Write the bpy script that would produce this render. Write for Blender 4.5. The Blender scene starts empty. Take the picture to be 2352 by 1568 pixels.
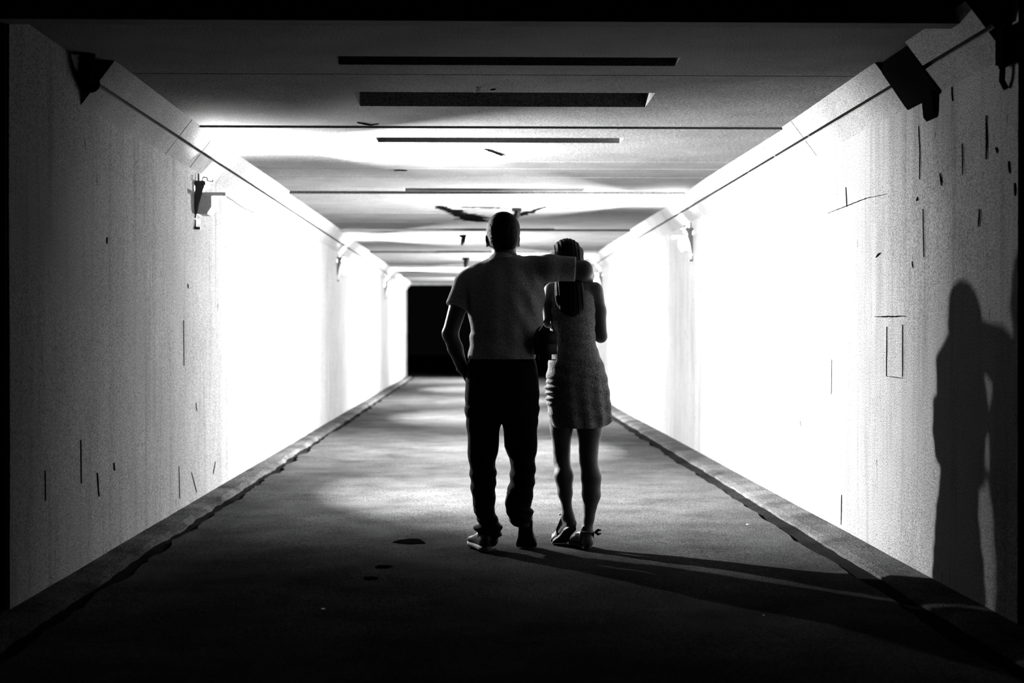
import bpy, bmesh, math, random
import numpy as np
from mathutils import Vector, Matrix, noise
random.seed(7)
sc = bpy.context.scene
COL = sc.collection

# ------------------------------------------------------------------ camera, world, exposure
F = 3267.0                       # focal length in pixels of the 2352 px wide frame (50 mm on 36 mm)
cam_d = bpy.data.cameras.new('camera')
cam_d.sensor_width = 36.0
cam_d.lens = 36.0 * F / 2352.0
cam_d.clip_end = 200
cam = bpy.data.objects.new('camera', cam_d)
COL.objects.link(cam)
cam.location = (0, 0, 1.15)
cam.rotation_euler = (math.radians(90 - 0.333), 0, -math.radians(1.333))
cam_d.dof.use_dof = True
cam_d.dof.focus_distance = 7.6
cam_d.dof.aperture_fstop = 2.4
sc.camera = cam
w = bpy.data.worlds.new('night'); sc.world = w; w.use_nodes = True
w.node_tree.nodes['Background'].inputs[0].default_value = (1, 1, 1, 1)
w.node_tree.nodes['Background'].inputs[1].default_value = 0.0015
sc.view_settings.view_transform = 'Standard'
sc.view_settings.look = 'None'
sc.view_settings.gamma = 1
sc.view_settings.exposure = 0.0
LAMP = 62000.0                    # emission strength of a working bulb

KEYW = 2600.0                    # watts of the directed beam added to each lamp
SPREAD = 108.0

RC = cam.rotation_euler.to_matrix()
def ray(x, y):
    return RC @ Vector(((x - 1176) / F, -(y - 784) / F, -1))
def P(x, y, Y):                  # point of the photo's ray at depth Y
    d = ray(x, y); return cam.location + d * (Y / d.y)
def PX(x, y, X):                 # ... on a side wall
    d = ray(x, y); return cam.location + d * (X / d.x)
def PZ(x, y, Z):                 # ... on a level surface
    d = ray(x, y); return cam.location + d * ((Z - 1.15) / d.z)

# ------------------------------------------------------------------ materials
def mat(name, col, rough=0.8, grain=0.0, gscale=150, streak=0.0, blotch=0.0, bump=0.0, bscale=60, spec=0.5, emit=0, marks=0.0):
    m = bpy.data.materials.new(name); m.use_nodes = True
    nt = m.node_tree; N = nt.nodes; L = nt.links
    b = N['Principled BSDF']
    b.inputs['Roughness'].default_value = rough
    b.inputs['Specular IOR Level'].default_value = spec
    if emit:
        b.inputs['Emission Color'].default_value = (1, 1, 1, 1)
        b.inputs['Emission Strength'].default_value = emit
    tc = N.new('ShaderNodeTexCoord')
    cur = None
    def mul(a_sock, lo, hi, f0=0.3, f1=0.7):
        nonlocal cur
        r = N.new('ShaderNodeMapRange'); r.clamp = True
        r.inputs[1].default_value = f0; r.inputs[2].default_value = f1
        r.inputs[3].default_value = lo; r.inputs[4].default_value = hi
        L.new(a_sock, r.inputs[0])
        if cur is None: cur = r.outputs[0]
        else:
            q = N.new('ShaderNodeMath'); q.operation = 'MULTIPLY'
            L.new(cur, q.inputs[0]); L.new(r.outputs[0], q.inputs[1]); cur = q.outputs[0]
    def nz(scale, detail=2, sc3=None, rg=0.5):
        n = N.new('ShaderNodeTexNoise'); n.inputs['Scale'].default_value = scale
        n.inputs['Detail'].default_value = detail; n.inputs['Roughness'].default_value = rg
        if sc3:
            mp = N.new('ShaderNodeMapping'); mp.inputs['Scale'].default_value = sc3
            L.new(tc.outputs['Object'], mp.inputs[0]); L.new(mp.outputs[0], n.inputs[0])
        else: L.new(tc.outputs['Object'], n.inputs[0])
        return n.outputs['Fac']
    if grain: mul(nz(gscale, 1), 1 - grain, 1 + grain)
    if blotch: mul(nz(2.2, 5, None, .62), 1 - blotch, 1 + blotch * .4)
    if streak:
        mul(nz(1.0, 6, (4, 9, .55), .7), 1 - streak, 1.05, .28, .5)
        mul(nz(1.0, 4, (14, 34, 2.2), .75), 1 - streak * 1.1, 1.0, .25, .42)
    if marks: mul(nz(1.0, 3, (3, 22, 7), .6), 1 - marks, 1.0, .265, .295)
    if cur is not None:
        mx = N.new('ShaderNodeVectorMath'); mx.operation = 'SCALE'
        mx.inputs[0].default_value = (col, col, col)
        L.new(cur, mx.inputs['Scale']); L.new(mx.outputs[0], b.inputs['Base Color'])
    else: b.inputs['Base Color'].default_value = (col, col, col, 1)
    if bump:
        bp = N.new('ShaderNodeBump'); bp.inputs['Strength'].default_value = bump
        bp.inputs['Distance'].default_value = 0.01
        L.new(nz(bscale, 4, None, .65), bp.inputs['Height']); L.new(bp.outputs[0], b.inputs['Normal'])
    return m
M = dict(
    wall=mat('painted_concrete', .08, .9, .62, 150, .32, .14, .25, 50, .02, marks=.75),
    ceil=mat('ceiling_concrete', .078, .9, .60, 150, 0, .25, .3, 40, .02),
    cove=mat('cover_panel', .085, .9, .55, 150, 0, .2, .15, 40, .02),
    floor=mat('worn_asphalt', .023, .8, .75, 150, 0, .45, .45, 110, .0),
    kerb=mat('crumbling_kerb', .03, .8, .7, 120, 0, .7, 1.0, 60, .0),
    gutter=mat('gutter_dirt', .005, .95, .4, 160, 0, .6, .6, 60, .0),
    outside=mat('dark_render', .05, .95, .3, 150, 0, .3, .2, 40, .1),
    soil=mat('night_ground', .006, 1, .3, 60, 0, .3, .2, 40, .0),
    smudge=mat('smudge', .025, 1, .3, 60, 0, 0, 0, 40, .0),
    crack=mat('crack_black', .0012, 1, .3, 60, 0, 0, 0, 40, .0),
    metal=mat('rusty_metal', .01, .6, .3, 90, 0, .4, .2, 60, .4),
    steel=mat('lamp_housing', .3, .5, .1, 90, 0, .2, 0, 60, .4),
    bulb=mat('lit_bulb', .9, .4, emit=LAMP * 1.1), keybulb=mat('lit_bulb_nearest', .9, .4, emit=LAMP),
    shirt=mat('pale_shirt_cloth', .40, .9, .5, 200, 0, .15, .5, 90, .15),
    trousers=mat('dark_trouser_cloth', .004, .9, .3, 220, 0, .3, .5, 80, .1),
    dress=mat('print_dress_cloth', .27, .9, .5, 130, 0, .2, .6, 70, .15),
    skin=mat('skin', .08, .5, .12, 220, 0, .1, .1, 80, .45),
    hair=mat('dark_hair', .003, .6, .4, 220, 0, .2, .5, 140, .12),
    leather=mat('dark_leather', .012, .5, .2, 200, 0, .2, .3, 120, .4),
    rubber=mat('shoe_sole', .12, .7, .15, 200, 0, .2, .2, 120, .3),
    darksole=mat('dark_sole', .02, .8, .3, 200, 0, .2, .5, 120, .2),
    bright=mat('polished_metal', .8, .2),
    paper=mat('white_scrap', .9, .3),
)

# ------------------------------------------------------------------ object helpers
def link(name, me, m=None, parent=None, smooth=False):
    o = bpy.data.objects.new(name, me); COL.objects.link(o)
    if m: me.materials.append(m)
    if parent: o.parent = parent; o.matrix_parent_inverse = parent.matrix_world.inverted()
    if smooth: me.polygons.foreach_set('use_smooth', [True] * len(me.polygons))
    return o
def pyobj(name, v, f, m=None, parent=None, smooth=False):
    me = bpy.data.meshes.new(name); me.from_pydata([tuple(p) for p in v], [], f); me.validate(); me.update()
    return link(name, me, m, parent, smooth)
def tag(o, label=None, cat=None, group=None, kind=None):
    if label: o['label'] = label
    if cat: o['category'] = cat
    if group: o['group'] = group
    if kind: o['kind'] = kind
    return o
def thing(name, loc, label, cat, group=None):
    o = bpy.data.objects.new(name, None); COL.objects.link(o); o.location = loc
    o.empty_display_size = .1
    bpy.context.view_layer.update()
    return tag(o, label, cat, group)
def bobj(name, bm, m=None, parent=None, smooth=False):
    bmesh.ops.recalc_face_normals(bm, faces=bm.faces)
    me = bpy.data.meshes.new(name); bm.to_mesh(me); bm.free()
    return link(name, me, m, parent, smooth)
def box(bm, lo, hi, bev=0.0, mtx=None):
    r = bmesh.ops.create_cube(bm, size=1)
    for v in r['verts']:
        v.co = Vector([lo[i] + (v.co[i] + .5) * (hi[i] - lo[i]) for i in range(3)])
    if bev:
        es = list({e for v in r['verts'] for e in v.link_edges})
        rr = bmesh.ops.bevel(bm, geom=es, offset=bev, segments=2, affect='EDGES')
    return r
def tube(bm, pts, rad, seg=12):
    rings = []
    pts = [Vector(p) for p in pts]
    for i, p in enumerate(pts):
        d = (pts[min(i + 1, len(pts) - 1)] - pts[max(i - 1, 0)]).normalized()
        a = d.orthogonal().normalized(); b = d.cross(a)
        r = rad[i] if isinstance(rad, (list, tuple)) else rad
        rings.append([bm.verts.new(p + (a * math.cos(t) + b * math.sin(t)) * r)
                      for t in [2 * math.pi * k / seg for k in range(seg)]])
    # keep neighbouring rings aligned
    for i in range(1, len(rings)):
        best = min(range(seg), key=lambda s: sum((rings[i][(k + s) % seg].co - rings[i - 1][k].co).length for k in range(seg)))
        rings[i] = rings[i][best:] + rings[i][:best]
        for k in range(seg):
            bm.faces.new((rings[i - 1][k], rings[i - 1][(k + 1) % seg], rings[i][(k + 1) % seg], rings[i][k]))
    bm.faces.new(rings[0]); bm.faces.new(rings[-1])
def prism(bm, prof, y0, y1):     # profile in (x, z) run along y
    a = [bm.verts.new((x, y0, z)) for x, z in prof]; b = [bm.verts.new((x, y1, z)) for x, z in prof]
    n = len(prof)
    for k in range(n): bm.faces.new((a[k], a[(k + 1) % n], b[(k + 1) % n], b[k]))
    bm.faces.new(a); bm.faces.new(b)

# ------------------------------------------------------------------ the underpass
XL, XR = -1.93, 2.10
Y0, Y1 = 5.9, 37.5
ZC = 2.46
def grid_sheet(name, fn, nu, nv, m, parent=None, smooth=True):
    v = [fn(i / nu, j / nv) for j in range(nv + 1) for i in range(nu + 1)]
    f = [(j * (nu + 1) + i, j * (nu + 1) + i + 1, (j + 1) * (nu + 1) + i + 1, (j + 1) * (nu + 1) + i) for j in range(nv) for i in range(nu)]
    return pyobj(name, v, f, m, parent, smooth)
def lerp(a, b, t): return a + (b - a) * t

# floor: asphalt lane from outside through to the far portal
def floor_fn(u, v):
    y = lerp(-1.5, Y1 + .0, v)
    x = lerp(-1.68, 1.78, u)
    e = .035 * noise.noise(Vector((x * .3, y * 1.7, 3))) + .02 * noise.noise(Vector((x, y * 6, 9)))
    if u == 0: x += e * 1.6
    if u == 1: x += e
    z = -.004 + .006 * noise.noise(Vector((x * 1.3, y * 1.1, 0))) + .003 * noise.noise(Vector((x * 6, y * 5, 4)))
    return (x, y, z)
fl = grid_sheet('floor', floor_fn, 60, 420, M['floor']); tag(fl, kind='structure')
# gutters and kerbs
def strip(name, xs, zs, amp, m, seed, n=420, y0=5.6, y1=Y1):
    v = []; f = []; k = len(xs)
    for j in range(n + 1):
        y = lerp(y0, y1, j / n)
        for i in range(k):
            dx = amp[i] * (noise.noise(Vector((seed, y * 1.6, i * 3.1))) + .6 * noise.noise(Vector((seed, y * 6, i * 5.7))))
            dz = .3 * amp[i] * noise.noise(Vector((seed + 8, y * 3, i * 2.3)))
            v.append((xs[i] + dx, y, zs[i] + dz))
    for j in range(n):
        for i in range(k - 1):
            a = j * k + i; f.append((a, a + 1, a + k + 1, a + k))
    return tag(pyobj(name, v, f, m), kind='structure')
strip('trim_1', [-1.64, -1.69, -1.76, -1.82], [-.015, -.022, -.020, -.012], [.0, .012, .012, .012], M['gutter'], 1, 900, 3.5)
strip('trim_2', [-1.755, -1.775, -1.80, -1.87, -1.96], [-.03, -.004, .008, .014, .012], [.03, .032, .03, .02, .0], M['kerb'], 2, 900, 3.5)
strip('trim_3', [1.74, 1.79, 1.86, 1.92], [-.015, -.024, -.022, -.018], [.0, .006, .01, .0], M['gutter'], 3, 900, 3.5)
strip('trim_4', [1.895, 1.91, 1.95, 2.03, 2.12], [-.03, -.006, .006, .012, .016], [.014, .016, .012, .012, .0], M['kerb'], 4, 900, 3.5)

def wall_fn(X, sgn):
    def fn(u, v):
        y = lerp(Y0 if X < 0 else 5.5, Y1, u); z = lerp(-.08, 2.75, v)
        return (X + sgn * .004 * noise.noise(Vector((0, y * .8, z * .9))), y, z)
    return fn
wl = tag(grid_sheet('wall_left', wall_fn(XL, 1), 160, 30, M['wall']), kind='structure')
wr = tag(grid_sheet('wall_right', wall_fn(XR, -1), 160, 30, M['wall']), kind='structure')

# ceiling: cast slabs, each rising a little towards its far end, with cross slots
SLX = (-.69, .97)
risers = [Y0, 9.08, 13.35, 18.2, 23.1, 28.0, 32.8, Y1]
slots = [(6.82, 7.03), (7.81, 8.29), (9.52, 9.78), (13.02, 13.3), (18.0, 18.17), (22.9, 23.08)]
grooves = [7.28, 10.9, 12.05, 11.4, 14.4, 15.6, 16.9, 19.6, 21.2, 24.4, 26, 29.4, 31, 34.2, 35.6]
rows = []
def slab_z(y):
    for a, b in zip(risers, risers[1:]):
        if a <= y <= b: return (ZC - .005) + (.022 if a > Y0 else -.008) * (y - a) / (b - a) + (.02 if a == Y0 else 0)
brk = sorted(set(risers + [s for ab in slots for s in ab] + [g + d for g in grooves for d in (0, .014)]))
for a, b in zip(brk, brk[1:]):
    mid = (a + b) / 2
    za, zb = slab_z(a + 1e-4), slab_z(b - 1e-4)
    sl = any(s[0] < mid < s[1] for s in slots); gr = any(g < mid < g + .014 for g in grooves)
    rows.append((a, b, za + (.022 if gr else 0), zb + (.022 if gr else 0), sl))
bm = bmesh.new()
xc = [XL - .03, SLX[0], SLX[1], XR + .03]
def q(*p): bm.faces.new([bm.verts.new(k) for k in p])
prev = None
for (a, b, za, zb, sl) in rows:
    cur = []
    n = max(1, int((b - a) / .5))
    for i in range(3):
        d = .28 if (sl and i == 1) else 0
        q((xc[i], a, za + d), (xc[i + 1], a, za + d), (xc[i + 1], b, zb + d), (xc[i], b, zb + d))
        if prev and abs(prev[i] - za - d) > 1e-4:
            q((xc[i], a, za + d), (xc[i + 1], a, za + d), (xc[i + 1], a, prev[i]), (xc[i], a, prev[i]))
        cur.append(zb + d)
    if sl:
        for x in SLX: q((x, a, za), (x, b, zb), (x, b, zb + .28), (x, a, za + .28))
    prev = cur
ceil = tag(bobj('ceiling', bm, M['ceil']), kind='structure')

# near portal (seen from outside, unlit) and far portal
bm = bmesh.new()
box(bm, (-6, Y0 - .10, 2.42), (6, Y0 + .0, 4.2)); box(bm, (-6, Y0 - .01, -.1), (XL - .012, Y0 + .3, 2.53)); box(bm, (XR + .012, 5.49, -.1), (6, 5.9, 2.75))
tag(bobj('wall_front', bm, M['outside']), kind='structure')
bm = bmesh.new()
box(bm, (-6, Y1 - .02, 2.42), (6, Y1 + .35, 4.2)); box(bm, (-6, Y1 - .02, -.1), (XL + .02, Y1 + .35, 2.42)); box(bm, (XR - .02, Y1 - .02, -.1), (6, Y1 + .35, 2.42))
tag(bobj('wall_back', bm, M['outside']), kind='structure')
bm = bmesh.new(); box(bm, (-14, Y1 + .0, -.3), (14, Y1 + 40, -.03)); tag(bobj('ground_beyond', bm, M['soil']), kind='structure')
bm = bmesh.new(); box(bm, (-14, -3, -.35), (14, Y1, -.09)); tag(bobj('ground', bm, M['soil']), kind='structure')

# haunch covers along both top corners: two panels with an open groove between them
def haunch(name, side, y0, y1, joints):
    bm = bmesh.new()
    W, H, t = .155, .205, .012
    X = XL if side < 0 else XR
    s = 1 if side < 0 else -1
    A = Vector((X + s * W, 0, ZC + .0)); B = Vector((X, 0, ZC - H)); d = (B - A); n = Vector((-s * H, 0, W)).normalized() # towards the corner
    ys = [y0] + [j for j in joints if y0 < j < y1] + [y1]
    for a, b in zip(ys, ys[1:]):
        a2 = a + (.006 if a != y0 else 0); b2 = b - (.006 if b != y1 else 0)
        for t0, t1 in ((-.06, .46), (.54, 1.04)):
            off = n * (-.003 * random.random())
            p = [A + d * t0 + off, A + d * t1 + off, A + d * t1 + n * .03, A + d * t0 + n * .03]
            prism(bm, [(k.x, k.z) for k in p], a2, b2)
    # solid backing behind the panels
    p = [A + n * .028 - d * .05, B + n * .028 + d * .02, Vector((X - s * .02, 0, ZC - H)), Vector((X - s * .02, 0, ZC + .08)), Vector((A.x, 0, ZC + .08))]
    prism(bm, [(k.x, k.z) for k in p], y0 + .001, y1 - .001)
    return tag(bobj(name, bm, M['cove']), kind='structure')
lampsL = [9.8, 19.5, 29.3]
lampsR = [14.0, 24.3, 34.2]
jl = [8.82, 9.55, 10.5, 11.7, 13.2, 13.9, 14.6, 15.4, 16.3, 18, 20, 21, 22.2, 23.4, 25, 26.5, 28, 31, 33, 35]
haunch('trim_5', -1, 6.95, Y1, jl)
jr = [8.8, 9.8, 10.75, 12.1, 13.2, 14.2, 15.2, 16.4, 17.5, 18.7, 20.1, 21.5, 23, 26, 28, 30, 32]
haunch('trim_6', 1, 5.62, 6.42, jr); haunch('trim_7', 1, 6.92, Y1, jr)

# wall lamps below the haunch: a bulb between two side plates, under a dark bracket
def make_lamp(side, y, label, key=False):
    X = XL if side < 0 else XR; s = 1 if side < 0 else -1
    t = thing('wall_lamp', (X, y, 2.0), label, 'lamp', 'lamps along the tunnel walls')
    ZB = 2.06
    bm = bmesh.new(); prism(bm, [(X + s * .004, ZB - .10), (X + s * .010, ZB - .10), (X + s * .010, ZB + .05), (X + s * .004, ZB + .05)], y - .08, y + .08)
    bobj('back_plate', bm, M['steel'], t)
    for e in (-1, 1):
        bm = bmesh.new(); yy = y + e * .085
        arm = [(.21, ZB + .02), (.21, ZB + .047)] if e < 0 else [(.118, ZB + .02), (.118, ZB + .047)]  # near plate's longer arm is shaped to block light to the near ceiling
        prism(bm, [(X + s * a_, b_) for a_, b_ in [(.004, ZB - .10), (.085, ZB - .10), (.118, ZB - .05), (.118, ZB + .02)] + arm + [(.004, ZB + .047)]], yy - .003, yy + .003)
        bobj('side_plate', bm, M['steel'], t)
    bm = bmesh.new(); box(bm, (min(X + s * .012, X + s * .084), y - .081, ZB - .099), (max(X + s * .012, X + s * .084), y + .081, ZB - .095)); bobj('tray', bm, M['steel'], t)  # tray added to block steep light to the floor below
    c = Vector((X + s * .050, y, ZB))
    bm = bmesh.new(); bmesh.ops.create_uvsphere(bm, u_segments=20, v_segments=12, radius=.024, matrix=Matrix.Translation(c) @ Matrix.Diagonal((1, 1, 1.3, 1)))
    bobj('bulb', bm, M['keybulb' if key else 'bulb'], t, True)
    bm = bmesh.new(); tube(bm, [c + Vector((0, 0, -.028)), c + Vector((0, 0, -.093))], .014, 14)
    bobj('socket', bm, M['metal'], t, True)
    ld = bpy.data.lights.new('added_beam', 'AREA'); ld.shape = 'DISK'; ld.size = .055; ld.energy = KEYW if key else KEYW * 1.45; ld.spread = math.radians(SPREAD if key else 128.0)  # area light added beside the bulb to throw a beam across the tunnel
    lo = bpy.data.objects.new('added_beam', ld); COL.objects.link(lo); lo.location = (X + s * .09, y, ZB - .01)
    lo.rotation_euler = Vector((s, .20 if key else .02, -.32 if key else -.2)).to_track_quat('-Z', 'Y').to_euler()
    lo.parent = t; lo.matrix_parent_inverse = t.matrix_world.inverted()
    yb = y - .092
    bm = bmesh.new()
    box(bm, (min(X, X + s * .075), yb - .012, 2.145), (max(X, X + s * .075), yb + .17, 2.185), .006)
    p = [(X + s * .004, 2.15), (X + s * .07, 2.15), (X + s * .03, 2.03), (X + s * .012, 1.93), (X + s * .004, 1.93)]
    prism(bm, p, yb - .008, yb + .003)
    tube(bm, [(X + s * .05, yb, 2.18), (X + s * .06, yb, 2.21), (X + s * .085, yb, 2.205), (X + s * .09, yb, 2.18), (X + s * .12, yb, 2.175), (X + s * .125, yb, 2.19)], .006, 8)
    tube(bm, [(X + s * .02, yb + .05, 2.18), (X + s * .02, yb + .05, 2.24)], .008, 8)
    bobj('bracket', bm, M['metal'], t)
    bm = bmesh.new(); box(bm, (min(X, X + s * .04), yb - .01, 1.855), (max(X, X + s * .04), yb + .03, 1.872), .003)
    tube(bm, [(X + s * .008, yb, 1.86), (X + s * .008, yb, 1.92)], .006, 8)
    bobj('clip', bm, M['metal'], t)
    return t
names = {(-1, 0): 'glowing wall lamp high on left wall with dark bracket, nearest the camera', (-1, 1): 'glowing wall lamp on left wall, second in depth, halfway down the tunnel',
         (-1, 2): 'farthest glowing lamp on left wall, beside the dark far opening',
         (1, 0): 'glowing wall lamp high on right wall with dark tapered bracket, nearest on that side',
         (1, 1): 'glowing wall lamp on right wall just above the woman\'s shoulder',
         (1, 2): 'farthest lamp on right wall, behind the couple near the tunnel end'}
for s_, ls in ((-1, lampsL), (1, lampsR)):
    for i, y in enumerate(ls): make_lamp(s_, y, names[(s_, i)], (s_, i) == (-1, 0))
# black block filling the near gap of the right haunch
t = thing('gap_block', (XR, 6.67, 2.2), 'black block in the gap of the right corner trim', 'lamp')
bm = bmesh.new(); prism(bm, [(XR - .004, 2.24), (XR - .02, 2.26), (XR - .13, 2.42), (XR - .13, 2.50), (XR - .004, 2.50)], 6.425, 6.915)
bobj('gap_fill', bm, M['crack'], t)
bm = bmesh.new(); prism(bm, [(XR - .004, 2.14), (XR - .02, 2.16), (XR - .03, 2.26), (XR - .004, 2.26)], 6.47, 6.62)
bobj('lower_block', bm, M['crack'], t)
t = thing('junction_box', (XR, 5.58, 2.1), 'dark cable junction box at top right corner by the portal', 'junction box')
bm = bmesh.new(); box(bm, (XR - .05, 5.53, 2.20), (XR - .004, 5.62, 2.36), .012); bobj('case', bm, M['crack'], t)
bm = bmesh.new(); tube(bm, [(XR - .03, 5.58, 2.21), (XR - .03, 5.59, 2.15), (XR - .01, 5.60, 2.12)], .012, 10); bobj('cable', bm, M['crack'], t)
t = thing('tubing_elbow', (XL, 6.8, 2.2), 'dark elbow of conduit where the left corner trim starts', 'tubing')  # black bent tube filling the dark spot where the trim starts
bm = bmesh.new(); tube(bm, [(XL + .05, 6.94, 2.36), (XL + .05, 6.85, 2.38), (XL + .07, 6.80, 2.43), (XL + .08, 6.79, 2.5)], [.035, .038, .038, .034], 14); bobj('elbow', bm, M['crack'], t, True)
bm = bmesh.new(); tube(bm, [(XL + .05, 6.95, 2.36), (XL + .05, 6.91, 2.36)], .045, 14); bobj('collar', bm, M['crack'], t, True)

# cracks and gashes: jagged ribbons let into a surface
def ribbon(name, pts, width, parent, m, axis, thick=.0025, seed=0):
    """axis: 0 ribbon lies on an X=const wall, 2 on the ceiling"""
    rnd = random.Random(seed); bm = bmesh.new(); P3 = []
    for a, b in zip(pts, pts[1:]):
        k = max(2, int((Vector(b) - Vector(a)).length / .03))
        for i in range(k): P3.append(Vector(a).lerp(Vector(b), i / k))
    P3.append(Vector(pts[-1]))
    nrm = Vector((1, 0, 0)) if axis == 0 else Vector((0, 0, 1))
    rings = []
    for i, p in enumerate(P3):
        d = (P3[min(i + 1, len(P3) - 1)] - P3[max(i - 1, 0)]).normalized()
        sd = d.cross(nrm).normalized(); tt = i / max(1, len(P3) - 1)
        wd = width * (.25 + .75 * math.sin(math.pi * min(1, max(0, .05 + tt * .9)))) * rnd.uniform(.5, 1.2) / 2
        p = p + sd * rnd.uniform(-.3, .3) * width
        rings.append([bm.verts.new(p + sd * wd + nrm * thick), bm.verts.new(p - sd * wd + nrm * thick), bm.verts.new(p - sd * wd - nrm * thick), bm.verts.new(p + sd * wd - nrm * thick)])
    for a, b in zip(rings, rings[1:]):
        for k in range(4): bm.faces.new((a[k], a[(k + 1) % 4], b[(k + 1) % 4], b[k]))
    bm.faces.new(rings[0]); bm.faces.new(rings[-1])
    return bobj(name, bm, m, parent)
i = 0
for pts, wd in [([(2265, 265), (2266, 320), (2265, 366)], .010), ([(2110, 290), (2113, 350), (2112, 412)], .004), ([(2186, 200), (2188, 232)], .010),
                ([(2008, 727), (2080, 726)], .006), ([(2037, 750), (2036, 864)], .003), ([(2073, 745), (2073, 865)], .003),
                ([(2036, 864), (2074, 868)], .003), ([(1933, 1136), (1932, 1205)], .005), ([(2158, 400), (2163, 425)], .02), ([(2287, 338), (2290, 352)], .014),
                ([(2317, 370), (2319, 398)], .012), ([(1943, 430), (1945, 475)], .004), ([(2038, 445), (1990, 455), (1900, 490)], .004), ([(2120, 480), (2122, 590)], .004),
                ([(2107, 452), (2105, 462)], .012), ([(2250, 480), (2248, 520)], .008), ([(1838, 965), (1840, 980)], .006), ([(2022, 580), (2012, 590)], .008),
                ([(2095, 600), (2097, 615)], .008), ([(2210, 330), (2211, 400)], .005), ([(2330, 420), (2331, 450)], .01), ([(1911, 825), (1910, 905)], .003)]:
    ribbon('crack', [PX(x, y, XR - .003) for x, y in pts], wd, wr, M['crack'], 0, seed=i); i += 1
for pts, wd in [([(450, 925), (452, 943)], .018), ([(659, 965), (660, 1008)], .007), ([(411, 1070), (413, 1145)], .008), ([(224, 1085), (228, 1140)], .012), ([(246, 545), (247, 560)], .014),
                ([(432, 652), (433, 662)], .01), ([(422, 735), (423, 840)], .004), ([(186, 1010), (187, 1110)], .004), ([(104, 1080), (105, 1150)], .003), ([(440, 1085), (452, 1130)], .006),
                ([(516, 448), (560, 478), (612, 500), (655, 516)], .010), ([(495, 1060), (490, 1088)], .008), ([(262, 1062), (264, 1080)], .01)]:
    ribbon('crack', [PX(x, y, XL + .003) for x, y in pts], wd, wl, M['smudge'], 0, seed=i); i += 1
zz = ZC + .005
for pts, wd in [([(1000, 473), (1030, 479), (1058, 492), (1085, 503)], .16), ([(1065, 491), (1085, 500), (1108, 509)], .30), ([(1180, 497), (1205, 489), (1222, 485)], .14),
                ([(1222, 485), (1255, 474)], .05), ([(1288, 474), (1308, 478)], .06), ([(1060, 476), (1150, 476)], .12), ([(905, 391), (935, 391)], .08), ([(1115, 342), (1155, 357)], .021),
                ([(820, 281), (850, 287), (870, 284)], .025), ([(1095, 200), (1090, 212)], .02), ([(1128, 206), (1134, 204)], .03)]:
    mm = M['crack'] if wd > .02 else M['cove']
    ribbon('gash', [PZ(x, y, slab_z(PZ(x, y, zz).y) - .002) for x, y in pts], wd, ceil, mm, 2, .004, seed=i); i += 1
# broken hangers dangling from the ceiling
for (x, y, Y, s, lab) in [(1187, 475, 14.9, 1.0, 'stub of bent metal hanger on ceiling just right above the man\'s head'),
                          (1063, 536, 18.9, 1.0, 'small broken metal hanger under ceiling, left of the man\'s head'),
                          (1070, 591, 24.6, 1.3, 'small dark hanger under far ceiling, lower left of the man\'s head')]:
    z = slab_z(Y); p = P(x, y, Y)
    t = thing('ceiling_hanger', (p.x, Y, z), lab, 'hanger', 'broken hangers under the ceiling')
    bm = bmesh.new(); box(bm, (p.x - .05 * s, Y - .03, z - .035 * s), (p.x + .05 * s, Y + .03, z - .0), .006); bobj('plate', bm, M['crack'], t)
    bm = bmesh.new(); tube(bm, [(p.x + .01, Y, z - .03), (p.x, Y, z - .09 * s), (p.x - .015, Y, z - .14 * s)], [.035 * s, .03 * s, .012 * s], 8); bobj('hook', bm, M['crack'], t)

# potholes: shallow dark patches of broken asphalt
def patch(name, x, y, wx, wy, seed, label):
    c = PZ(x, y, 0); bm = bmesh.new(); N_ = 40; rnd = Vector((seed, 0, 0)); top = []; inn = []; cz = .001 + floor_fn((c.x + 1.68) / 3.46, (c.y + 1.5) / (Y1 + 1.5))[2]
    for k in range(N_):
        a = 2 * math.pi * k / N_; r = 1 + .45 * noise.noise(Vector((math.cos(a) * 1.6 + seed, math.sin(a) * 1.6, 1)))
        top.append(bm.verts.new((c.x + wx * r * math.cos(a), c.y + wy * r * math.sin(a), cz + .003)))
        inn.append(bm.verts.new((c.x + wx * r * .8 * math.cos(a), c.y + wy * r * .8 * math.sin(a), cz + .007)))
    for k in range(N_): bm.faces.new((top[k], top[(k + 1) % N_], inn[(k + 1) % N_], inn[k]))
    bm.faces.new(inn)
    o = bobj(name, bm, M['crack']); o['label'] = label; o['category'] = 'asphalt patch'; o['group'] = 'tar patches on the floor'
    return o
patch('tar_patch', 942, 1243, .085, .085, 1, 'largest black tar patch on the floor, left of the man\'s feet')
patch('tar_patch', 880, 1302, .045, .03, 2, 'small dark tar patch on floor, just below the largest one')
patch('tar_patch', 852, 1328, .035, .03, 5, 'lowest small dark tar patch on floor, left of centre')
for (x, y, s, lab) in [(742, 1398, .006, 'tiny white scrap on dark foreground floor, left of centre'), (1888, 1271, .006, 'tiny white scrap lying in the right gutter'),
                       (1717, 1204, .006, 'tiny white scrap on floor near the right kerb'), (1754, 1412, .003, 'faint tiny scrap on dark floor at lower right')]:
    c = PZ(x, y, -.03 if x == 1888 else 0.003); bm = bmesh.new()
    bmesh.ops.create_icosphere(bm, subdivisions=2, radius=s, matrix=Matrix.Translation(c) @ Matrix.Diagonal((1.3, 1, .6, 1)))
    for v in bm.verts: v.co += Vector((noise.noise(v.co * 300), noise.noise(v.co * 310 + Vector((5, 5, 5))), 0)) * s * .4
    tag(bobj('litter_scrap', bm, M['paper']), lab, 'litter', 'scraps of litter on the floor')

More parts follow.
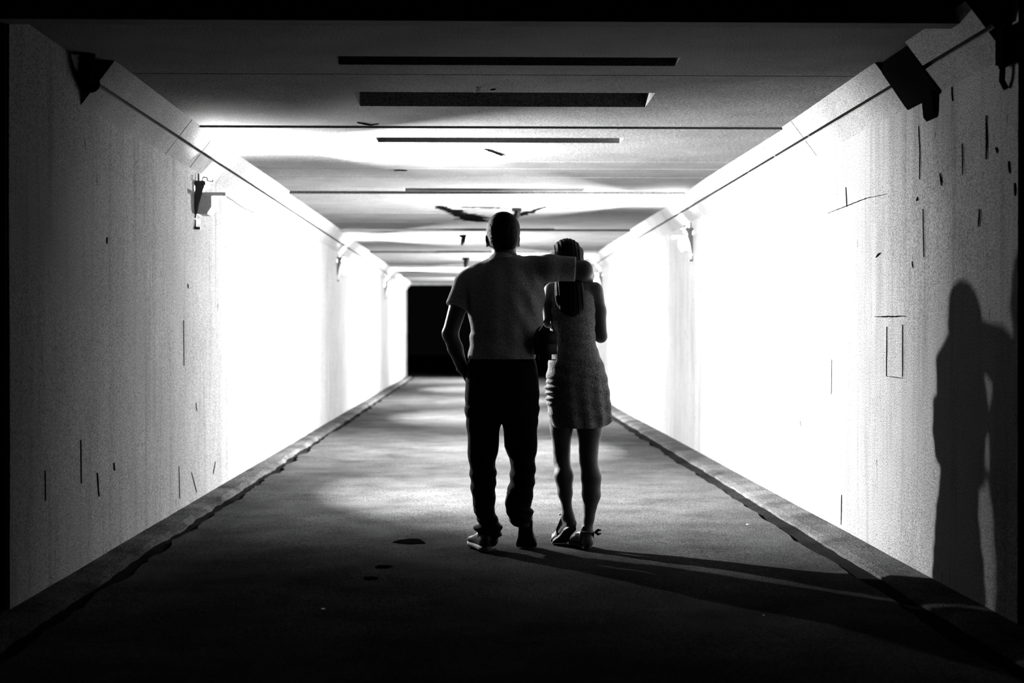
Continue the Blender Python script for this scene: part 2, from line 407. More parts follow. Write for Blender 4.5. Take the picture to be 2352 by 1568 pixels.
# ------------------------------------------------------------------ figures: signed distance fields meshed with surface nets
class Field:
    def __init__(s, lo, hi, res):
        s.lo = np.array(lo, float); s.res = res
        s.n = np.ceil((np.array(hi) - s.lo) / res).astype(int) + 1
        s.v = np.full(s.n, 9.0, np.float32)
    def sub(s, lo, hi, pad):
        a = np.maximum(((np.array(lo) - pad - s.lo) / s.res).astype(int), 0)
        b = np.minimum(((np.array(hi) + pad - s.lo) / s.res).astype(int) + 2, s.n)
        sl = tuple(slice(a[i], b[i]) for i in range(3))
        g = [s.lo[i] + s.res * np.arange(a[i], b[i]) for i in range(3)]
        X, Y, Z = np.meshgrid(*g, indexing='ij')
        return sl, X, Y, Z
    def merge(s, sl, d, k):
        o = s.v[sl]; d = d.astype(np.float32)
        if k > 0:
            h = np.maximum(k - np.abs(o - d), 0) / k
            s.v[sl] = np.minimum(o, d) - h * h * k * .25
        else: s.v[sl] = np.minimum(o, d)
    def cone(s, a, b, ra, rb, k=.02, cut=None):
        a = np.array(a, float); b = np.array(b, float); R = max(ra, rb)
        sl, X, Y, Z = s.sub(np.minimum(a, b) - R, np.maximum(a, b) + R, .03 + k)
        ba = b - a; L = max(ba @ ba, 1e-9)
        t = np.clip(((X - a[0]) * ba[0] + (Y - a[1]) * ba[1] + (Z - a[2]) * ba[2]) / L, 0, 1)
        d = np.sqrt((X - a[0] - t * ba[0]) ** 2 + (Y - a[1] - t * ba[1]) ** 2 + (Z - a[2] - t * ba[2]) ** 2) - (ra + t * (rb - ra))
        if cut: # flat end at b
            l = math.sqrt(L); pl = ((X - b[0]) * ba[0] + (Y - b[1]) * ba[1] + (Z - b[2]) * ba[2]) / l
            d = np.maximum(d, pl)
        s.merge(sl, d, k)
    def chain(s, pts, rs, k=.02):
        for i in range(len(pts) - 1): s.cone(pts[i], pts[i + 1], rs[i], rs[i + 1], k)
    def ell(s, c, r, k=.02, rot=None, fn=None, sub=False):
        c = np.array(c, float); r = np.array(r, float); R = r.max()
        sl, X, Y, Z = s.sub(c - R, c + R, .03 + k)
        x, y, z = X - c[0], Y - c[1], Z - c[2]
        if rot is not None:
            m = np.array(rot.inverted())
            x, y, z = (m[i][0] * x + m[i][1] * y + m[i][2] * z for i in range(3))
        q0 = np.sqrt((x / r[0]) ** 2 + (y / r[1]) ** 2 + (z / r[2]) ** 2)
        q1 = np.sqrt((x / r[0] ** 2) ** 2 + (y / r[1] ** 2) ** 2 + (z / r[2] ** 2) ** 2) + 1e-6
        d = q0 * (q0 - 1) / q1
        if fn: d = fn(X, Y, Z, d)
        if sub: s.v[sl] = np.maximum(s.v[sl], -d.astype(np.float32))
        else: s.merge(sl, d, k)
    def stack(s, rows, k=.02, p=2.3, wrinkle=None, cap=True):
        """rows: (z, cx, halfwidth, cy, halfdepth), any order in z"""
        r = np.array(sorted(rows)); z = r[:, 0]
        lo = (np.min(r[:, 1] - r[:, 2]), np.min(r[:, 3] - r[:, 4]), z[0]); hi = (np.max(r[:, 1] + r[:, 2]), np.max(r[:, 3] + r[:, 4]), z[-1])
        sl, X, Y, Z = s.sub(lo, hi, .03 + k)
        zz = Z[0, 0]; I = lambda c: np.interp(zz, z, r[:, c])[None, None, :]
        cx, a, cy, b = I(1), I(2), I(3), I(4)
        q_ = (np.abs((X - cx) / a) ** p + np.abs((Y - cy) / b) ** p) ** (1 / p)
        d = (q_ - 1) * np.minimum(a, b)
        if wrinkle: d = d + wrinkle(X, Y, Z)
        d = np.maximum(d, np.maximum(Z - z[-1], z[0] - Z))
        s.merge(sl, d, k)
    def mesh(s, name, m, parent, smooth=1, ground=None):
        v = s.v
        if ground is not None:
            zg = s.lo[2] + s.res * np.arange(s.n[2]); v = np.maximum(v, (ground - zg)[None, None, :].astype(np.float32))
        ins = v < 0; nx, ny, nz = v.shape
        acc = np.zeros((nx - 1, ny - 1, nz - 1, 3), np.float32); cnt = np.zeros((nx - 1, ny - 1, nz - 1), np.float32)
        for ax in range(3):
            for o1 in (0, 1):
                for o2 in (0, 1):
                    off = [0, 0, 0]; oth = [i for i in range(3) if i != ax]; off[oth[0]] = o1; off[oth[1]] = o2
                    A = tuple(slice(off[i], off[i] + v.shape[i] - 1) for i in range(3))
                    off2 = list(off); off2[ax] = 1
                    B = tuple(slice(off2[i], off2[i] + v.shape[i] - 1) for i in range(3))
                    ch = ins[A] != ins[B]
                    t = np.where(ch, v[A] / np.where(ch, v[A] - v[B], 1), 0)
                    for i in range(3):
                        acc[..., i] += np.where(ch, (t if i == ax else off[i]), 0)
                    cnt += ch
        act = cnt > 0
        idx = np.full(act.shape, -1, np.int64); idx[act] = np.arange(act.sum())
        ijk = np.argwhere(act)
        V = s.lo + s.res * (ijk + acc[act] / cnt[act][:, None])
        Fs = []
        for ax in range(3):
            o = [i for i in range(3) if i != ax]
            A = [slice(1, -1)] * 3; A[ax] = slice(0, -1); B = list(A); B[ax] = slice(1, None)
            ch = ins[tuple(A)] != ins[tuple(B)]; pos = np.argwhere(ch)
            base = pos + 1; base[:, ax] = pos[:, ax]
            def c(d0, d1):
                q2 = base.copy(); q2[:, o[0]] -= d0; q2[:, o[1]] -= d1
                return idx[q2[:, 0], q2[:, 1], q2[:, 2]]
            quad = np.stack([c(1, 1), c(0, 1), c(0, 0), c(1, 0)], 1)
            inside = ins[tuple(A)][ch]
            flip = inside if ax != 1 else ~inside
            quad = np.where(flip[:, None], quad, quad[:, ::-1]); Fs.append(quad)
        Fq = np.concatenate(Fs); Fq = Fq[(Fq >= 0).all(1)]
        for _ in range(smooth):
            S = np.zeros_like(V); C = np.zeros(len(V))
            for a, b in ((0, 1), (1, 2), (2, 3), (3, 0)):
                np.add.at(S, Fq[:, a], V[Fq[:, b]]); np.add.at(C, Fq[:, a], 1)
                np.add.at(S, Fq[:, b], V[Fq[:, a]]); np.add.at(C, Fq[:, b], 1)
            V = V * .5 + .5 * S / np.maximum(C, 1)[:, None]
        me = bpy.data.meshes.new(name); me.from_pydata(V.tolist(), [], Fq.tolist()); me.update()
        return link(name, me, m, parent, True)

def mk_stack(M_, rows, depth):
    """rows (pixel y, left, right); depth(y)->(dy, halfdepth)"""
    out = []
    for (y, l, r) in rows:
        dy, hd = depth(y)
        a, b = M_(l, y, dy), M_(r, y, dy)
        out.append((a.z, (a.x + b.x) / 2, (b.x - a.x) / 2, a.y, hd))
    return out
def table(*kv):
    xs = [k[0] for k in kv]
    return lambda y: tuple(float(np.interp(y, xs, [k[1][i] for k in kv])) for i in range(len(kv[0][1])))
def hand(f, wrist, d, palm_n, side, curl=.5, s=1.0):
    """palm with four fingers and a thumb; d along the hand, palm_n the palm's facing, side points to the thumb"""
    d = Vector(d).normalized(); n_ = Vector(palm_n); n_ = (n_ - d * n_.dot(d)).normalized(); sd = n_.cross(d).normalized() * side
    w_ = Vector(wrist); pl = .085 * s
    for k in range(4):
        o = sd * (.030 - .019 * k) * s
        f.cone(w_ + o * .6 + d * .01, w_ + o + d * pl, .015 * s, .012 * s, .012)
        ln = (.043, .049, .046, .035)[k] * s; p = w_ + o * 1.08 + d * pl; ang = 0.0; q_ = p
        for j, fr in enumerate((1.0, .65, .5)):
            ang += curl * (.55 + .1 * j + .05 * k)
            nd = d * math.cos(ang) + n_ * math.sin(ang)
            q2 = q_ + nd * ln * fr; f.cone(q_, q2, (.0095 - .0008 * j) * s, (.0087 - .0008 * j) * s, .003); q_ = q2
    b = w_ + sd * .022 * s + d * .02
    t1 = b + (sd * .8 + d * .55 + n_ * .3).normalized() * .042 * s; t2 = t1 + (sd * .35 + d * .85 + n_ * .35).normalized() * .032 * s
    f.chain([b, t1, t2, t2 + (d * .9 + n_ * .4).normalized() * .022 * s], [.015 * s, .0115 * s, .0105 * s, .009 * s], .006)
def face(f, c, s=1.0, nose=1.0):
    """front of the head looks along +Y; c is the skull centre"""
    x, y, z = c
    f.ell((x, y + .035 * s, z - .055 * s), (.060 * s, .068 * s, .068 * s), .03)
    f.ell((x, y + .075 * s, z - .098 * s), (.028 * s, .026 * s, .022 * s), .025)
    f.cone((x, y + .098 * s, z - .005 * s), (x, y + .122 * s * nose, z - .040 * s), .009 * s, .013 * s, .012)
    for e in (-1, 1):
        f.ell((x + e * .012 * s, y + .108 * s, z - .043 * s), (.009 * s, .01 * s, .008 * s), .006)
        f.ell((x + e * .031 * s, y + .079 * s, z - .008 * s), (.013 * s, .013 * s, .010 * s), .004)
        f.cone((x + e * .016 * s, y + .095 * s, z + .014 * s), (x + e * .045 * s, y + .081 * s, z + .016 * s), .007 * s, .006 * s, .01)
        f.ell((x + e * .042 * s, y + .062 * s, z - .036 * s), (.018 * s, .022 * s, .016 * s), .02)
    f.cone((x - .018 * s, y + .098 * s, z - .070 * s), (x + .018 * s, y + .098 * s, z - .070 * s), .006 * s, .006 * s, .004)
    f.cone((x - .015 * s, y + .096 * s, z - .080 * s), (x + .015 * s, y + .096 * s, z - .080 * s), .0065 * s, .0065 * s, .004)
def ear(f, c, e, r, tilt):
    f.ell(c, r, .006, Matrix.Rotation(tilt, 3, 'Y') @ Matrix.Rotation(e * .35, 3, 'Z'))
    f.ell((c[0] + e * .006, c[1] + .004, c[2] - r[2] * .85), (.008, .009, .010), .006)

def make_shoe(root, heel, yaw, pitch, L=.285, W=.098, name='shoe', upper=None, sole=None, solelab=None):
    """local frame: heel back edge at origin, +y forward, z=0 under the sole; pitched about the toe joint"""
    yaw_m = Matrix.Rotation(yaw, 4, 'Z'); piv = Vector((0, L * .74, 0))
    T = Matrix.Translation(heel) @ yaw_m @ Matrix.Translation(piv) @ Matrix.Rotation(pitch, 4, 'X') @ Matrix.Translation(-piv)
    def half(t):   # outline half width
        return W / 2 * float(np.interp(t, [0, .04, .12, .3, .5, .7, .85, .95, 1], [.25, .52, .68, .64, .72, 1.0, .9, .6, .2]))
    def bend(p):   # the toe part stays flat when the heel is lifted
        t = p.y / L
        if t > .74 and pitch:
            q_ = Matrix.Translation(piv) @ Matrix.Rotation(-pitch * min(1, (t - .74) / .08) * .92, 4, 'X') @ Matrix.Translation(-piv) @ p
            return q_
        return p
    NT = 34
    def shell(z0f, z1f, grow, seg=20, roundtop=True):
        bm = bmesh.new(); R = []
        for i in range(NT + 1):
            t = i / NT; hw = half(t) * grow; z0 = z0f(t); z1 = z1f(t); ring = []
            for k in range(seg):
                a = 2 * math.pi * k / seg; c, s_ = math.cos(a), math.sin(a)
                ex = .75
                xx = hw * math.copysign(abs(c) ** ex, c); zz_ = (z0 + z1) / 2 + (z1 - z0) / 2 * math.copysign(abs(s_) ** (ex if (s_ > 0 and roundtop) else .35), s_)
                if s_ > 0 and roundtop: xx *= 1 - .35 * (s_ ** 2) * float(np.interp(t, [0, .25, .55, 1], [.9, 1, 1, .5]))
                ring.append(bm.verts.new(T @ bend(Vector((xx - .006 * math.sin(t * 3), (t * L - L * .5) * (1 + .02 * (grow - 1)) + L * .5, zz_)))))
            R.append(ring)
        for a, b in zip(R, R[1:]):
            for k in range(seg): bm.faces.new((a[k], a[(k + 1) % seg], b[(k + 1) % seg], b[k]))
        bm.faces.new(R[0]); bm.faces.new(R[-1]); return bm
    top = lambda t: float(np.interp(t, [0, .1, .3, .45, .6, .8, .93, 1], [.082, .092, .098, .090, .070, .056, .046, .03]))
    sh = bobj(name, shell(lambda t: .022, top, 1.0), upper or M['leather'], root, True)
    so = bobj('sole', shell(lambda t: 0.0 + .008 * max(0, t - .85) / .15, lambda t: .028, 1.07, 20, False), sole or M['rubber'], sh, True)
    if solelab: so['label'] = solelab
    return sh, T

# ---------------------------------------------------------------- the man
YM = 7.53
def MM(x, y, dy=0.0): return P(x, y, YM + dy)
man = thing('person', (MM(1150, 1265).x, YM, 0), 'man seen from behind, pale short-sleeved shirt and dark trousers, arm around the woman', 'person', None)
f = Field((-.35, YM - .45, .0), (.75, YM + .5, 1.85), .006)
hc = MM(1156, 531)
f.ell(hc, (.083, .098, .097), .02); face(f, (hc.x, hc.y, hc.z), 1.06)
f.ell((hc.x, hc.y + .01, hc.z - .055), (.071, .075, .06), .02)
ear(f, MM(1121, 552, .0), -1, (.014, .024, .032), -.2); ear(f, MM(1189, 552, .0), 1, (.011, .022, .029), .15)
f.cone(MM(1158, 552, -.01), MM(1158, 600, -.02), .057, .062, .03)
f.stack(mk_stack(MM, [(590, 1135, 1190), (604, 1112, 1225), (640, 1082, 1232), (700, 1080, 1240), (760, 1088, 1232), (820, 1084, 1222), (880, 1080, 1228), (940, 1080, 1228)],
        table((590, (-.01, .06)), (640, (-.01, .10)), (700, (0, .115)), (780, (0, .10)), (860, (0, .11)), (940, (0, .11)))), .04)
# legs inside the trousers
for pts in ([MM(1112, 925), MM(1110, 1075, .03), MM(1120, 1225, 0.0)], [MM(1195, 925), MM(1200, 1065, .06), MM(1196, 1195, -.02)]):
    f.chain(pts, [.082, .055, .038], .03)
# left arm, bent back, hand in the trouser pocket
sL, eL, wL = MM(1079, 655), MM(1034, 766, -.07), MM(1062, 846, .02)
f.chain([sL, MM(1055, 695, -.03), eL], [.050, .049, .041], .012)
f.chain([eL, MM(1046, 800, -.04), wL], [.041, .039, .029], .015)
hand(f, wL, (MM(1078, 878, .06) - wL), (1, 0, 0), 1, .35)
# right arm out over the woman's shoulders; forearm comes down her front
sR, eR = MM(1230, 616, -.02), MM(1339, 621, -.03)
wR = MM(1350, 654, .19)
f.chain([sR, MM(1285, 617, -.05), eR], [.056, .046, .049], .012)
f.chain([eR, MM(1347, 634, .10), wR], [.052, .040, .028], .015)
hand(f, wR, (MM(1336, 690, .215) - wR), (-.3, -1, 0), 1, .45)
f.mesh('body', M['skin'], man, 1)
# hair
f = Field((hc.x - .13, hc.y - .15, hc.z - .16), (hc.x + .13, hc.y + .15, hc.z + .14), .0045)
def hcut(X, Y, Z, d):
    n2 = .0018 * np.sin(X * 420 + Z * 160) * np.sin(Y * 380 + Z * 210) + .0012 * np.sin(X * 900) * np.sin(Z * 700)
    d = d + n2
    return np.maximum(d, (Y - hc.y) * .80 - (Z - hc.z) * .60 - .022)
f.ell((hc.x, hc.y - .003, hc.z + .003), (.0895, .104, .1005), .01, fn=hcut)
f.ell((hc.x + .002, hc.y - .030, hc.z - .058), (.073, .068, .062), .025, fn=hcut)
f.mesh('hair', M['hair'], man, 0)
# shirt
f = Field((-.30, YM - .30, .95), (.70, YM + .30, 1.60), .005)
ax = MM(1240, 650)
def wr1(X, Y, Z):
    u = (X - .22) * .8 + (Z - 1.3) * .55
    return .0035 * np.sin(u * 70 + Y * 12) * np.clip((X - .1) * 5, 0, 1) + .003 * np.sin(Z * 55 + X * 22 + np.sin(X * 15)) * np.clip((1.28 - Z) * 5, 0, 1) + .0015 * np.sin(X * 60)
f.stack(mk_stack(MM, [(588, 1130, 1192), (597, 1117, 1225), (606, 1102, 1238), (618, 1085, 1246), (636, 1070, 1250), (660, 1064, 1251), (700, 1070, 1251), (725, 1075, 1249), (748, 1080, 1246), (762, 1083, 1240), (772, 1079, 1237), (790, 1078, 1232), (824, 1075, 1229)],
        table((588, (-.015, .068)), (606, (-.01, .095)), (640, (-.01, .118)), (700, (0, .132)), (770, (0, .118)), (824, (0, .128)))), .01, 2.2, wr1)
f.chain([MM(1130, 614, -.01), MM(1102, 629, -.005), MM(1080, 644), MM(1070, 655, -.01)], [.045, .052, .060, .064], .025)
f.cone(MM(1070, 655, -.01), MM(1047, 706, -.04), .064, .058, .02, cut=True)
f.chain([MM(1190, 610, -.01), MM(1222, 618, -.02), MM(1262, 616, -.05)], [.05, .066, .067], .03)
f.cone(MM(1262, 615, -.05), MM(1322, 618, -.058), .067, .065, .03, cut=True)
shirt = f.mesh('shirt', M['shirt'], man, 1)
f = Field((-.05, YM - .16, 1.46), (.32, YM + .16, 1.62), .0035)
cc = MM(1157, 592, -.012)
def collar(X, Y, Z, d):
    r = np.sqrt(((X - cc.x) / 1.0) ** 2 + ((Y - cc.y) / 1.12) ** 2)
    tgt = .067 + (cc.z + .012 - Z) * .75
    slopeZ = Z + (Y - cc.y) * .25 - (X - cc.x) * .12
    return np.maximum(np.maximum(np.abs(r - tgt) - .004, slopeZ - cc.z - .018), cc.z - .028 - slopeZ)
f.ell(cc, (.14, .14, .08), 0, fn=collar)
col_o = f.mesh('collar', M['shirt'], man, 1); col_o.parent = shirt
# trousers
f = Field((-.15, YM - .30, .0), (.42, YM + .35, 1.06), .005)
def wr2(X, Y, Z): return .003 * np.sin(Z * 60 + X * 30 + np.sin(Z * 17) * 2) * np.clip((.9 - Z) * 3, 0, 1) + .005 * np.sin(Z * 150 + X * 40) * np.clip((.26 - Z) * 8, 0, 1)
f.stack(mk_stack(MM, [(818, 1080, 1226), (835, 1074, 1232), (860, 1070, 1236), (900, 1068, 1239), (935, 1068, 1238), (953, 1070, 1237)],
        table((818, (0, .118)), (870, (-.005, .13)), (953, (-.005, .115)))), .01, 2.3, wr2)
f.stack(mk_stack(MM, [(935, 1069, 1152), (960, 1070, 1152), (1000, 1073, 1147), (1040, 1075, 1143), (1073, 1078, 1137), (1088, 1079, 1142), (1098, 1080, 1140), (1130, 1082, 1138), (1170, 1089, 1137), (1190, 1096, 1144), (1202, 1101, 1150), (1208, 1088, 1153), (1216, 1086, 1153), (1222, 1094, 1149), (1228, 1097, 1151), (1240, 1100, 1144), (1252, 1102, 1141)],
        table((935, (0, .10)), (1075, (.03, .075)), (1190, (.0, .06)), (1252, (.01, .07)))), .012, 2.2, wr2)
f.stack(mk_stack(MM, [(935, 1153, 1237), (965, 1154, 1236), (1000, 1156, 1234), (1025, 1159, 1233), (1042, 1166, 1232), (1052, 1171, 1230), (1080, 1172, 1230), (1110, 1170, 1228), (1130, 1163, 1225), (1150, 1161, 1222), (1166, 1162, 1221), (1173, 1163, 1227), (1182, 1165, 1226), (1190, 1168, 1220), (1200, 1173, 1217), (1207, 1178, 1215)],
        table((935, (0, .10)), (1050, (.06, .075)), (1150, (.01, .065)), (1207, (-.03, .062)))), .012, 2.2, wr2)
trs = f.mesh('trousers', M['trousers'], man, 1, ground=.02)
# belt line and pocket opening
bm = bmesh.new()
a = MM(1226, 822, -.125); 
pk = [MM(1072, 838, .03), MM(1070, 858, .0), MM(1074, 876, -.03)]
tube(bm, pk, .006, 8); bobj('pocket_edge', bm, M['trousers'], man).parent = trs
# wristwatch catching the light
bm = bmesh.new(); wd = (wL - MM(1046, 800, -.04)).normalized(); bmesh.ops.create_cone(bm, cap_ends=False, segments=28, radius1=.0325, radius2=.0315, depth=.014, matrix=Matrix.Translation(wL - wd * .005) @ wd.to_track_quat('Z', 'Y').to_matrix().to_4x4())
wb = bobj('watch_strap', bm, M['leather'], man, True)
wc = MM(1055, 850, -.0) 
bm = bmesh.new(); bmesh.ops.create_uvsphere(bm, u_segments=16, v_segments=8, radius=.010, matrix=Matrix.Translation(wc) @ Matrix.Diagonal((.5, .9, 1, 1))); bobj('watch_case', bm, M['bright'], man, True)
# shoes
hl = PZ(1122, 1268, 0.0); hl.z = .003
make_shoe(man, Vector((hl.x - .005, hl.y, .003)), math.radians(14), 0, W=.105, solelab='pale shoe sole')
tp = Vector((P(1206, 1256, 7.62).x, 7.50, .003))
make_shoe(man, Vector((tp.x - .01, 7.42, .003)), math.radians(-6), math.radians(-52), W=.108, sole=M['darksole'], solelab='dark shoe sole turned up to the camera')

# ---------------------------------------------------------------- the woman
YW = 7.64
def WW(x, y, dy=0.0): return P(x, y, YW + dy)
wom = thing('person', (WW(1325, 1262).x, YW, 0), 'woman seen from behind in a short sleeveless dress and sandals, walking in the man\'s embrace', 'person', None)
f = Field((.20, YW - .40, .0), (.85, YW + .40, 1.72), .0055)
hw = WW(1302, 586)
f.ell(hw, (.074, .092, .090), .02); face(f, (hw.x, hw.y - .006, hw.z), .93, .95)
ear(f, (hw.x - .076, hw.y, hw.z - .03), -1, (.007, .016, .026), -.15); ear(f, (hw.x + .076, hw.y, hw.z - .03), 1, (.007, .016, .026), .15)
f.cone((hw.x, hw.y - .01, hw.z - .05), WW(1306, 650, 0), .046, .055, .03)
f.stack(mk_stack(WW, [(640, 1285, 1330), (652, 1268, 1362), (672, 1262, 1366), (720, 1264, 1362), (780, 1270, 1360), (830, 1266, 1376), (900, 1260, 1394), (940, 1264, 1396)],
        table((640, (0, .05)), (672, (0, .085)), (720, (0, .1)), (780, (0, .085)), (900, (-.01, .11)), (940, (-.01, .10)))), .04)
# right arm bent in front
s1, e1 = WW(1364, 668, 0), WW(1380, 772, .02)
f.chain([s1, WW(1374, 715, .01), e1], [.050, .041, .034], .02)
w1 = WW(1350, 706, .105); f.chain([e1, WW(1370, 745, .06), w1], [.034, .033, .023], .012); hand(f, w1, (WW(1328, 690, .125) - w1), (0, -.4, -1), -1, .6, .88)
# left arm bent, carrying the bag in its crook
s2, e2 = WW(1268, 668, 0), WW(1261, 738, -.03)
f.chain([s2, WW(1262, 700, -.02), e2], [.046, .038, .032], .02)
w2 = WW(1288, 718, .11); f.chain([e2, WW(1270, 738, .06), w2], [.032, .031, .022], .012); hand(f, w2, (WW(1308, 702, .13) - w2), (0, -.4, -1), 1, .6, .88)
# legs
Lp = [WW(1289, 930, 0), WW(1290, 985, .02), WW(1290, 1035, .045), WW(1290, 1055, .045), WW(1295, 1092, .01), WW(1298, 1130, .0), WW(1302, 1165, -.005), WW(1304, 1183, -.005)]
f.chain(Lp, [.074, .060, .045, .044, .050, .039, .0255, .026], .015)
Rp = [WW(1352, 930, 0), WW(1354, 985, .01), WW(1352, 1035, .015), WW(1352, 1056, .01), WW(1358, 1095, -.012), WW(1358, 1135, -.012), WW(1352, 1190, -.01), WW(1347, 1225, -.01)]
f.chain(Rp, [.078, .067, .050, .048, .053, .049, .029, .028], .015)
# planted right foot, toes to the front left
hr = Vector((WW(1348, 1240).x, YW - .045, .035)); fd = Vector((-.36, .93, 0)).normalized(); sd = Vector((.93, .36, 0))
f.cone(hr + Vector((0, .03, .05)), hr, .028, .028, .02)
f.chain([hr, hr + fd * .09 + Vector((0, 0, .012)), hr + fd * .16 - Vector((0, 0, .008))], [.028, .028, .022], .02)
f.cone(hr + fd * .13 - sd * .02 - Vector((0, 0, .008)), hr + fd * .13 + sd * .02 - Vector((0, 0, .008)), .019, .018, .02)
for k in range(5):
    o = sd * (-.03 + .015 * k); b0 = hr + fd * .155 + o - Vector((0, 0, .016)); f.cone(b0, b0 + fd * (.045 - .006 * k), .0115 - .001 * k, .009 - .0008 * k, .004)
# left foot pushing off: heel high, toes on the ground
an = Lp[-1]; ball = Vector((P(1284, 1236, 7.76).x, 7.77, .030))
heel = Vector((WW(1311, 1200).x, YW - .02, WW(1311, 1200).z))
f.cone(an, heel, .027, .027, .02); f.cone(heel, ball, .026, .024, .02); f.cone(an, ball + Vector((0, .0, .02)), .026, .022, .03)
fl_d = Vector((-.25, .95, 0)).normalized(); sl_ = Vector((.95, .25, 0))
f.cone(ball - sl_ * .022, ball + sl_ * .022, .021, .019, .015)
for k in range(5):
    o = sl_ * (.03 - .015 * k); b0 = ball + o + fl_d * .01 - Vector((0, 0, .01)); f.cone(b0, b0 + fl_d * (.05 - .006 * k), .0115 - .001 * k, .009 - .0008 * k, .004)
f.mesh('body', M['skin'], wom, 1, ground=.012)
# hair: smooth cap and a long fall down the back
f = Field((hw.x - .16, hw.y - .24, WW(1300, 735).z), (hw.x + .16, hw.y + .16, hw.z + .14), .0045)
def hcw(X, Y, Z, d):
    d = d + .0016 * np.sin(X * 330 + Z * 30) + .001 * np.sin(X * 700)
    return np.maximum(d, (Y - hw.y) * .86 - (Z - hw.z) * .5 - .03)
f.ell((hw.x, hw.y - .004, hw.z + .002), (.0845, .100, .0885), .01, fn=hcw)
f.stack([(hw.z + .02, hw.x, .078, hw.y - .02, .075), (hw.z - .03, hw.x, .082, hw.y - .03, .072), (hw.z - .09, hw.x + .004, .074, hw.y - .055, .05), (hw.z - .16, hw.x + .006, .075, hw.y - .095, .044),
         (hw.z - .22, hw.x + .012, .080, hw.y - .118, .044), (hw.z - .26, hw.x + .014, .078, hw.y - .118, .044), (hw.z - .29, hw.x + .016, .068, hw.y - .114, .040), (hw.z - .312, hw.x + .018, .050, hw.y - .110, .034), (hw.z - .326, hw.x + .02, .026, hw.y - .106, .026), (hw.z - .333, hw.x + .021, .006, hw.y - .10, .012)], .03, 2.1,
        lambda X, Y, Z: .0010 * np.sin(X * 260 + Z * 14) + .0008 * np.sin(X * 520 + Z * 30))
f.mesh('hair', M['hair'], wom, 0)
# dress
f = Field((.25, YW - .25, .55), (.80, YW + .25, 1.50), .0045)
def wrd(X, Y, Z):
    lowc = np.clip((1.0 - Z) * 3, 0, 1)
    ruf = np.clip(1 - np.abs(Z - .84) / .09, 0, 1) * np.clip((.44 - X) * 14, 0, 1)
    return .004 * np.sin(X * 75 + np.sin(Z * 9) * 2 + Y * 40) * lowc + .0018 * np.sin(Z * 90 + X * 25) + .006 * ruf * np.sin(Z * 210)
f.stack(mk_stack(WW, [(655, 1277, 1350), (672, 1261, 1364), (690, 1257, 1368), (720, 1258, 1368), (750, 1262, 1367), (775, 1265, 1368), (795, 1266, 1370), (812, 1264, 1376), (835, 1259, 1386), (865, 1254, 1394), (895, 1252, 1400), (925, 1255, 1404), (950, 1259, 1406), (966, 1262, 1406), (974, 1266, 1398), (981, 1272, 1384)],
        table((655, (0, .07)), (690, (0, .105)), (730, (0, .115)), (785, (0, .095)), (830, (-.01, .12)), (880, (-.015, .13)), (981, (0, .125)))), .01, 2.15, wrd)
for xx in (1279, 1345): f.chain([WW(xx, 672, -.06), WW(xx + (6 if xx < 1300 else -6), 650, -.02), WW(xx, 668, .06)], [.014, .012, .014], .01)
f.mesh('dress', M['dress'], wom, 1)
# sandals
def slab(root, name, c, d, L, W, z0, z1, m, T=None):
    bm = bmesh.new(); sdv = Vector((d.y, -d.x, 0)); N_ = 26; ra = []; rb = []
    for k in range(N_):
        a = 2 * math.pi * k / N_; t = .5 + .5 * math.cos(a)
        hwid = W / 2 * math.copysign(abs(math.sin(a)) ** .7, math.sin(a)) * float(np.interp(t, [0, .3, .7, 1], [.7, .62, 1, .75]))
        p = c + d * (L * (t - .1)) + sdv * hwid
        ra.append(bm.verts.new((p.x, p.y, z0))); rb.append(bm.verts.new((p.x, p.y, z1)))
    for k in range(N_): bm.faces.new((ra[k], ra[(k + 1) % N_], rb[(k + 1) % N_], rb[k]))
    bm.faces.new(ra); bm.faces.new(rb)
    if T: bm.transform(T)
    return bobj(name, bm, m, root)
sr = slab(wom, 'sandal', Vector((hr.x, hr.y - .005, 0)), fd, .245, .078, .003, .017, M['leather'])
bm = bmesh.new()
ring = [hr + Vector((math.cos(a) * .033, .002 + math.sin(a) * .036, .052)) for a in [2 * math.pi * k / 20 for k in range(21)]]
tube(bm, ring, .006, 8); tube(bm, [hr + sd * -.036 + fd * .10 - Vector((0, 0, .018)), hr + fd * .10 + Vector((0, 0, .034)), hr + sd * .036 + fd * .10 - Vector((0, 0, .018))], .008, 8)
tube(bm, [hr + sd * -.034 + fd * .02 - Vector((0, 0, .02)), ring[10] + Vector((0, 0, 0))], .006, 8); tube(bm, [hr + sd * .034 + fd * .02 - Vector((0, 0, .02)), ring[0]], .006, 8)
bobj('ankle_strap', bm, M['leather'], wom, True).parent = sr
bm = bmesh.new(); b0 = ring[0] + Vector((.006, -.012, 0))
for e in (-1, 1): tube(bm, [b0, b0 + Vector((.018, 0, .011 * e)), b0 + Vector((.034, 0, .009 * e + .003))], [.005, .009, .004], 8)
bobj('bow', bm, M['leather'], wom, True).parent = sr
bm = bmesh.new(); bmesh.ops.create_uvsphere(bm, u_segments=12, v_segments=8, radius=.006, matrix=Matrix.Translation(P(1339, 1257, 7.575))); bobj('buckle', bm, M['bright'], wom, True).parent = sr
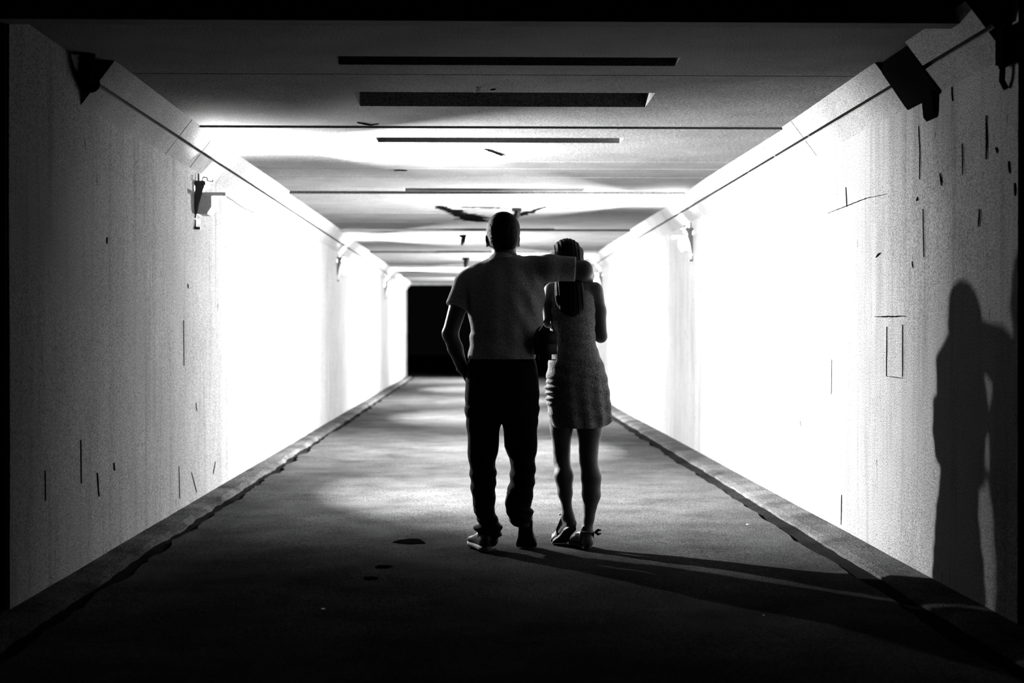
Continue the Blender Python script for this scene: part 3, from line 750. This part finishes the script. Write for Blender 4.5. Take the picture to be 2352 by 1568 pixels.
# pushed-off sandal follows the raised sole
up = (heel - ball).normalized(); sdv = Vector((1, .15, 0)).normalized(); nrm = up.cross(sdv).normalized()
if nrm.y > 0: nrm = -nrm
bm = bmesh.new(); R = []
for k in range(15):
    t = k / 14; c = ball.lerp(heel, t * 1.12 - .02) + nrm * .030; hwid = float(np.interp(t, [0, .15, .45, .8, 1], [.042, .045, .030, .034, .016]))
    R.append([bm.verts.new(c + sdv * hwid), bm.verts.new(c - sdv * hwid), bm.verts.new(c - sdv * hwid * .96 - nrm * .012), bm.verts.new(c + sdv * hwid * .96 - nrm * .012)])
t0 = ball + fl_d * .055
R.insert(0, [bm.verts.new(t0 + sl_ * s_ * .032 + Vector((0, 0, z_ - ball.z))) for s_, z_ in ((1, .003), (-1, .003), (-1, .014), (1, .014))])
R.insert(1, [bm.verts.new(ball + sl_ * s_ * .043 + Vector((0, 0, z_ - ball.z))) for s_, z_ in ((1, .003), (-1, .003), (-1, .014), (1, .014))])
for a, b in zip(R, R[1:]):
    for k in range(4): bm.faces.new((a[k], a[(k + 1) % 4], b[(k + 1) % 4], b[k]))
bm.faces.new(R[0]); bm.faces.new(R[-1]); s2o = bobj('sandal', bm, M['leather'], wom)
bm = bmesh.new(); mid = ball.lerp(heel, .35)
tube(bm, [mid - sdv * .030 + nrm * .02, mid - sdv * .034 - nrm * .02, an - sdv * .028 - nrm * .0, an + Vector((0, -.028, .01)), an + sdv * .028], .0055, 8)
tube(bm, [ball - sdv * .040 + nrm * .02, ball - sdv * .03 - nrm * .022, ball + sdv * .03 - nrm * .022, ball + sdv * .040 + nrm * .02], .008, 8)
bobj('ankle_strap', bm, M['leather'], wom, True).parent = s2o
bm = bmesh.new(); bmesh.ops.create_uvsphere(bm, u_segments=12, v_segments=8, radius=.006, matrix=Matrix.Translation(P(1286, 1181, 7.60))); bobj('buckle', bm, M['bright'], wom, True).parent = s2o

# handbag hanging from the woman's left arm
bc = P(1252, 790, 7.45)
bag = thing('handbag', (bc.x, 7.47, bc.z - .09), 'small black handbag hanging between the man\'s hip and the woman', 'bag')
bm = bmesh.new(); box(bm, (bc.x - .058, 7.405, bc.z - .082), (bc.x + .062, 7.50, bc.z + .07), .028); bobj('pouch', bm, M['leather'], bag, True)
bm = bmesh.new(); box(bm, (bc.x - .056, 7.395, bc.z + .0), (bc.x + .060, 7.412, bc.z + .068), .007); bobj('flap', bm, M['leather'], bag, True)
bm = bmesh.new(); ee = e2 + Vector((0, .03, .03))
tube(bm, [(bc.x - .045, 7.46, bc.z + .06), (bc.x - .02, 7.50, bc.z + .10), (ee.x, 7.60, e2.z + .028), (bc.x + .04, 7.53, bc.z + .10), (bc.x + .052, 7.47, bc.z + .06)], .006, 8); bobj('strap', bm, M['leather'], bag, True)
bm = bmesh.new(); box(bm, (bc.x - .05, 7.402, bc.z - .0835), (bc.x + .055, 7.41, bc.z - .079)); bobj('piping', bm, M['metal'], bag)
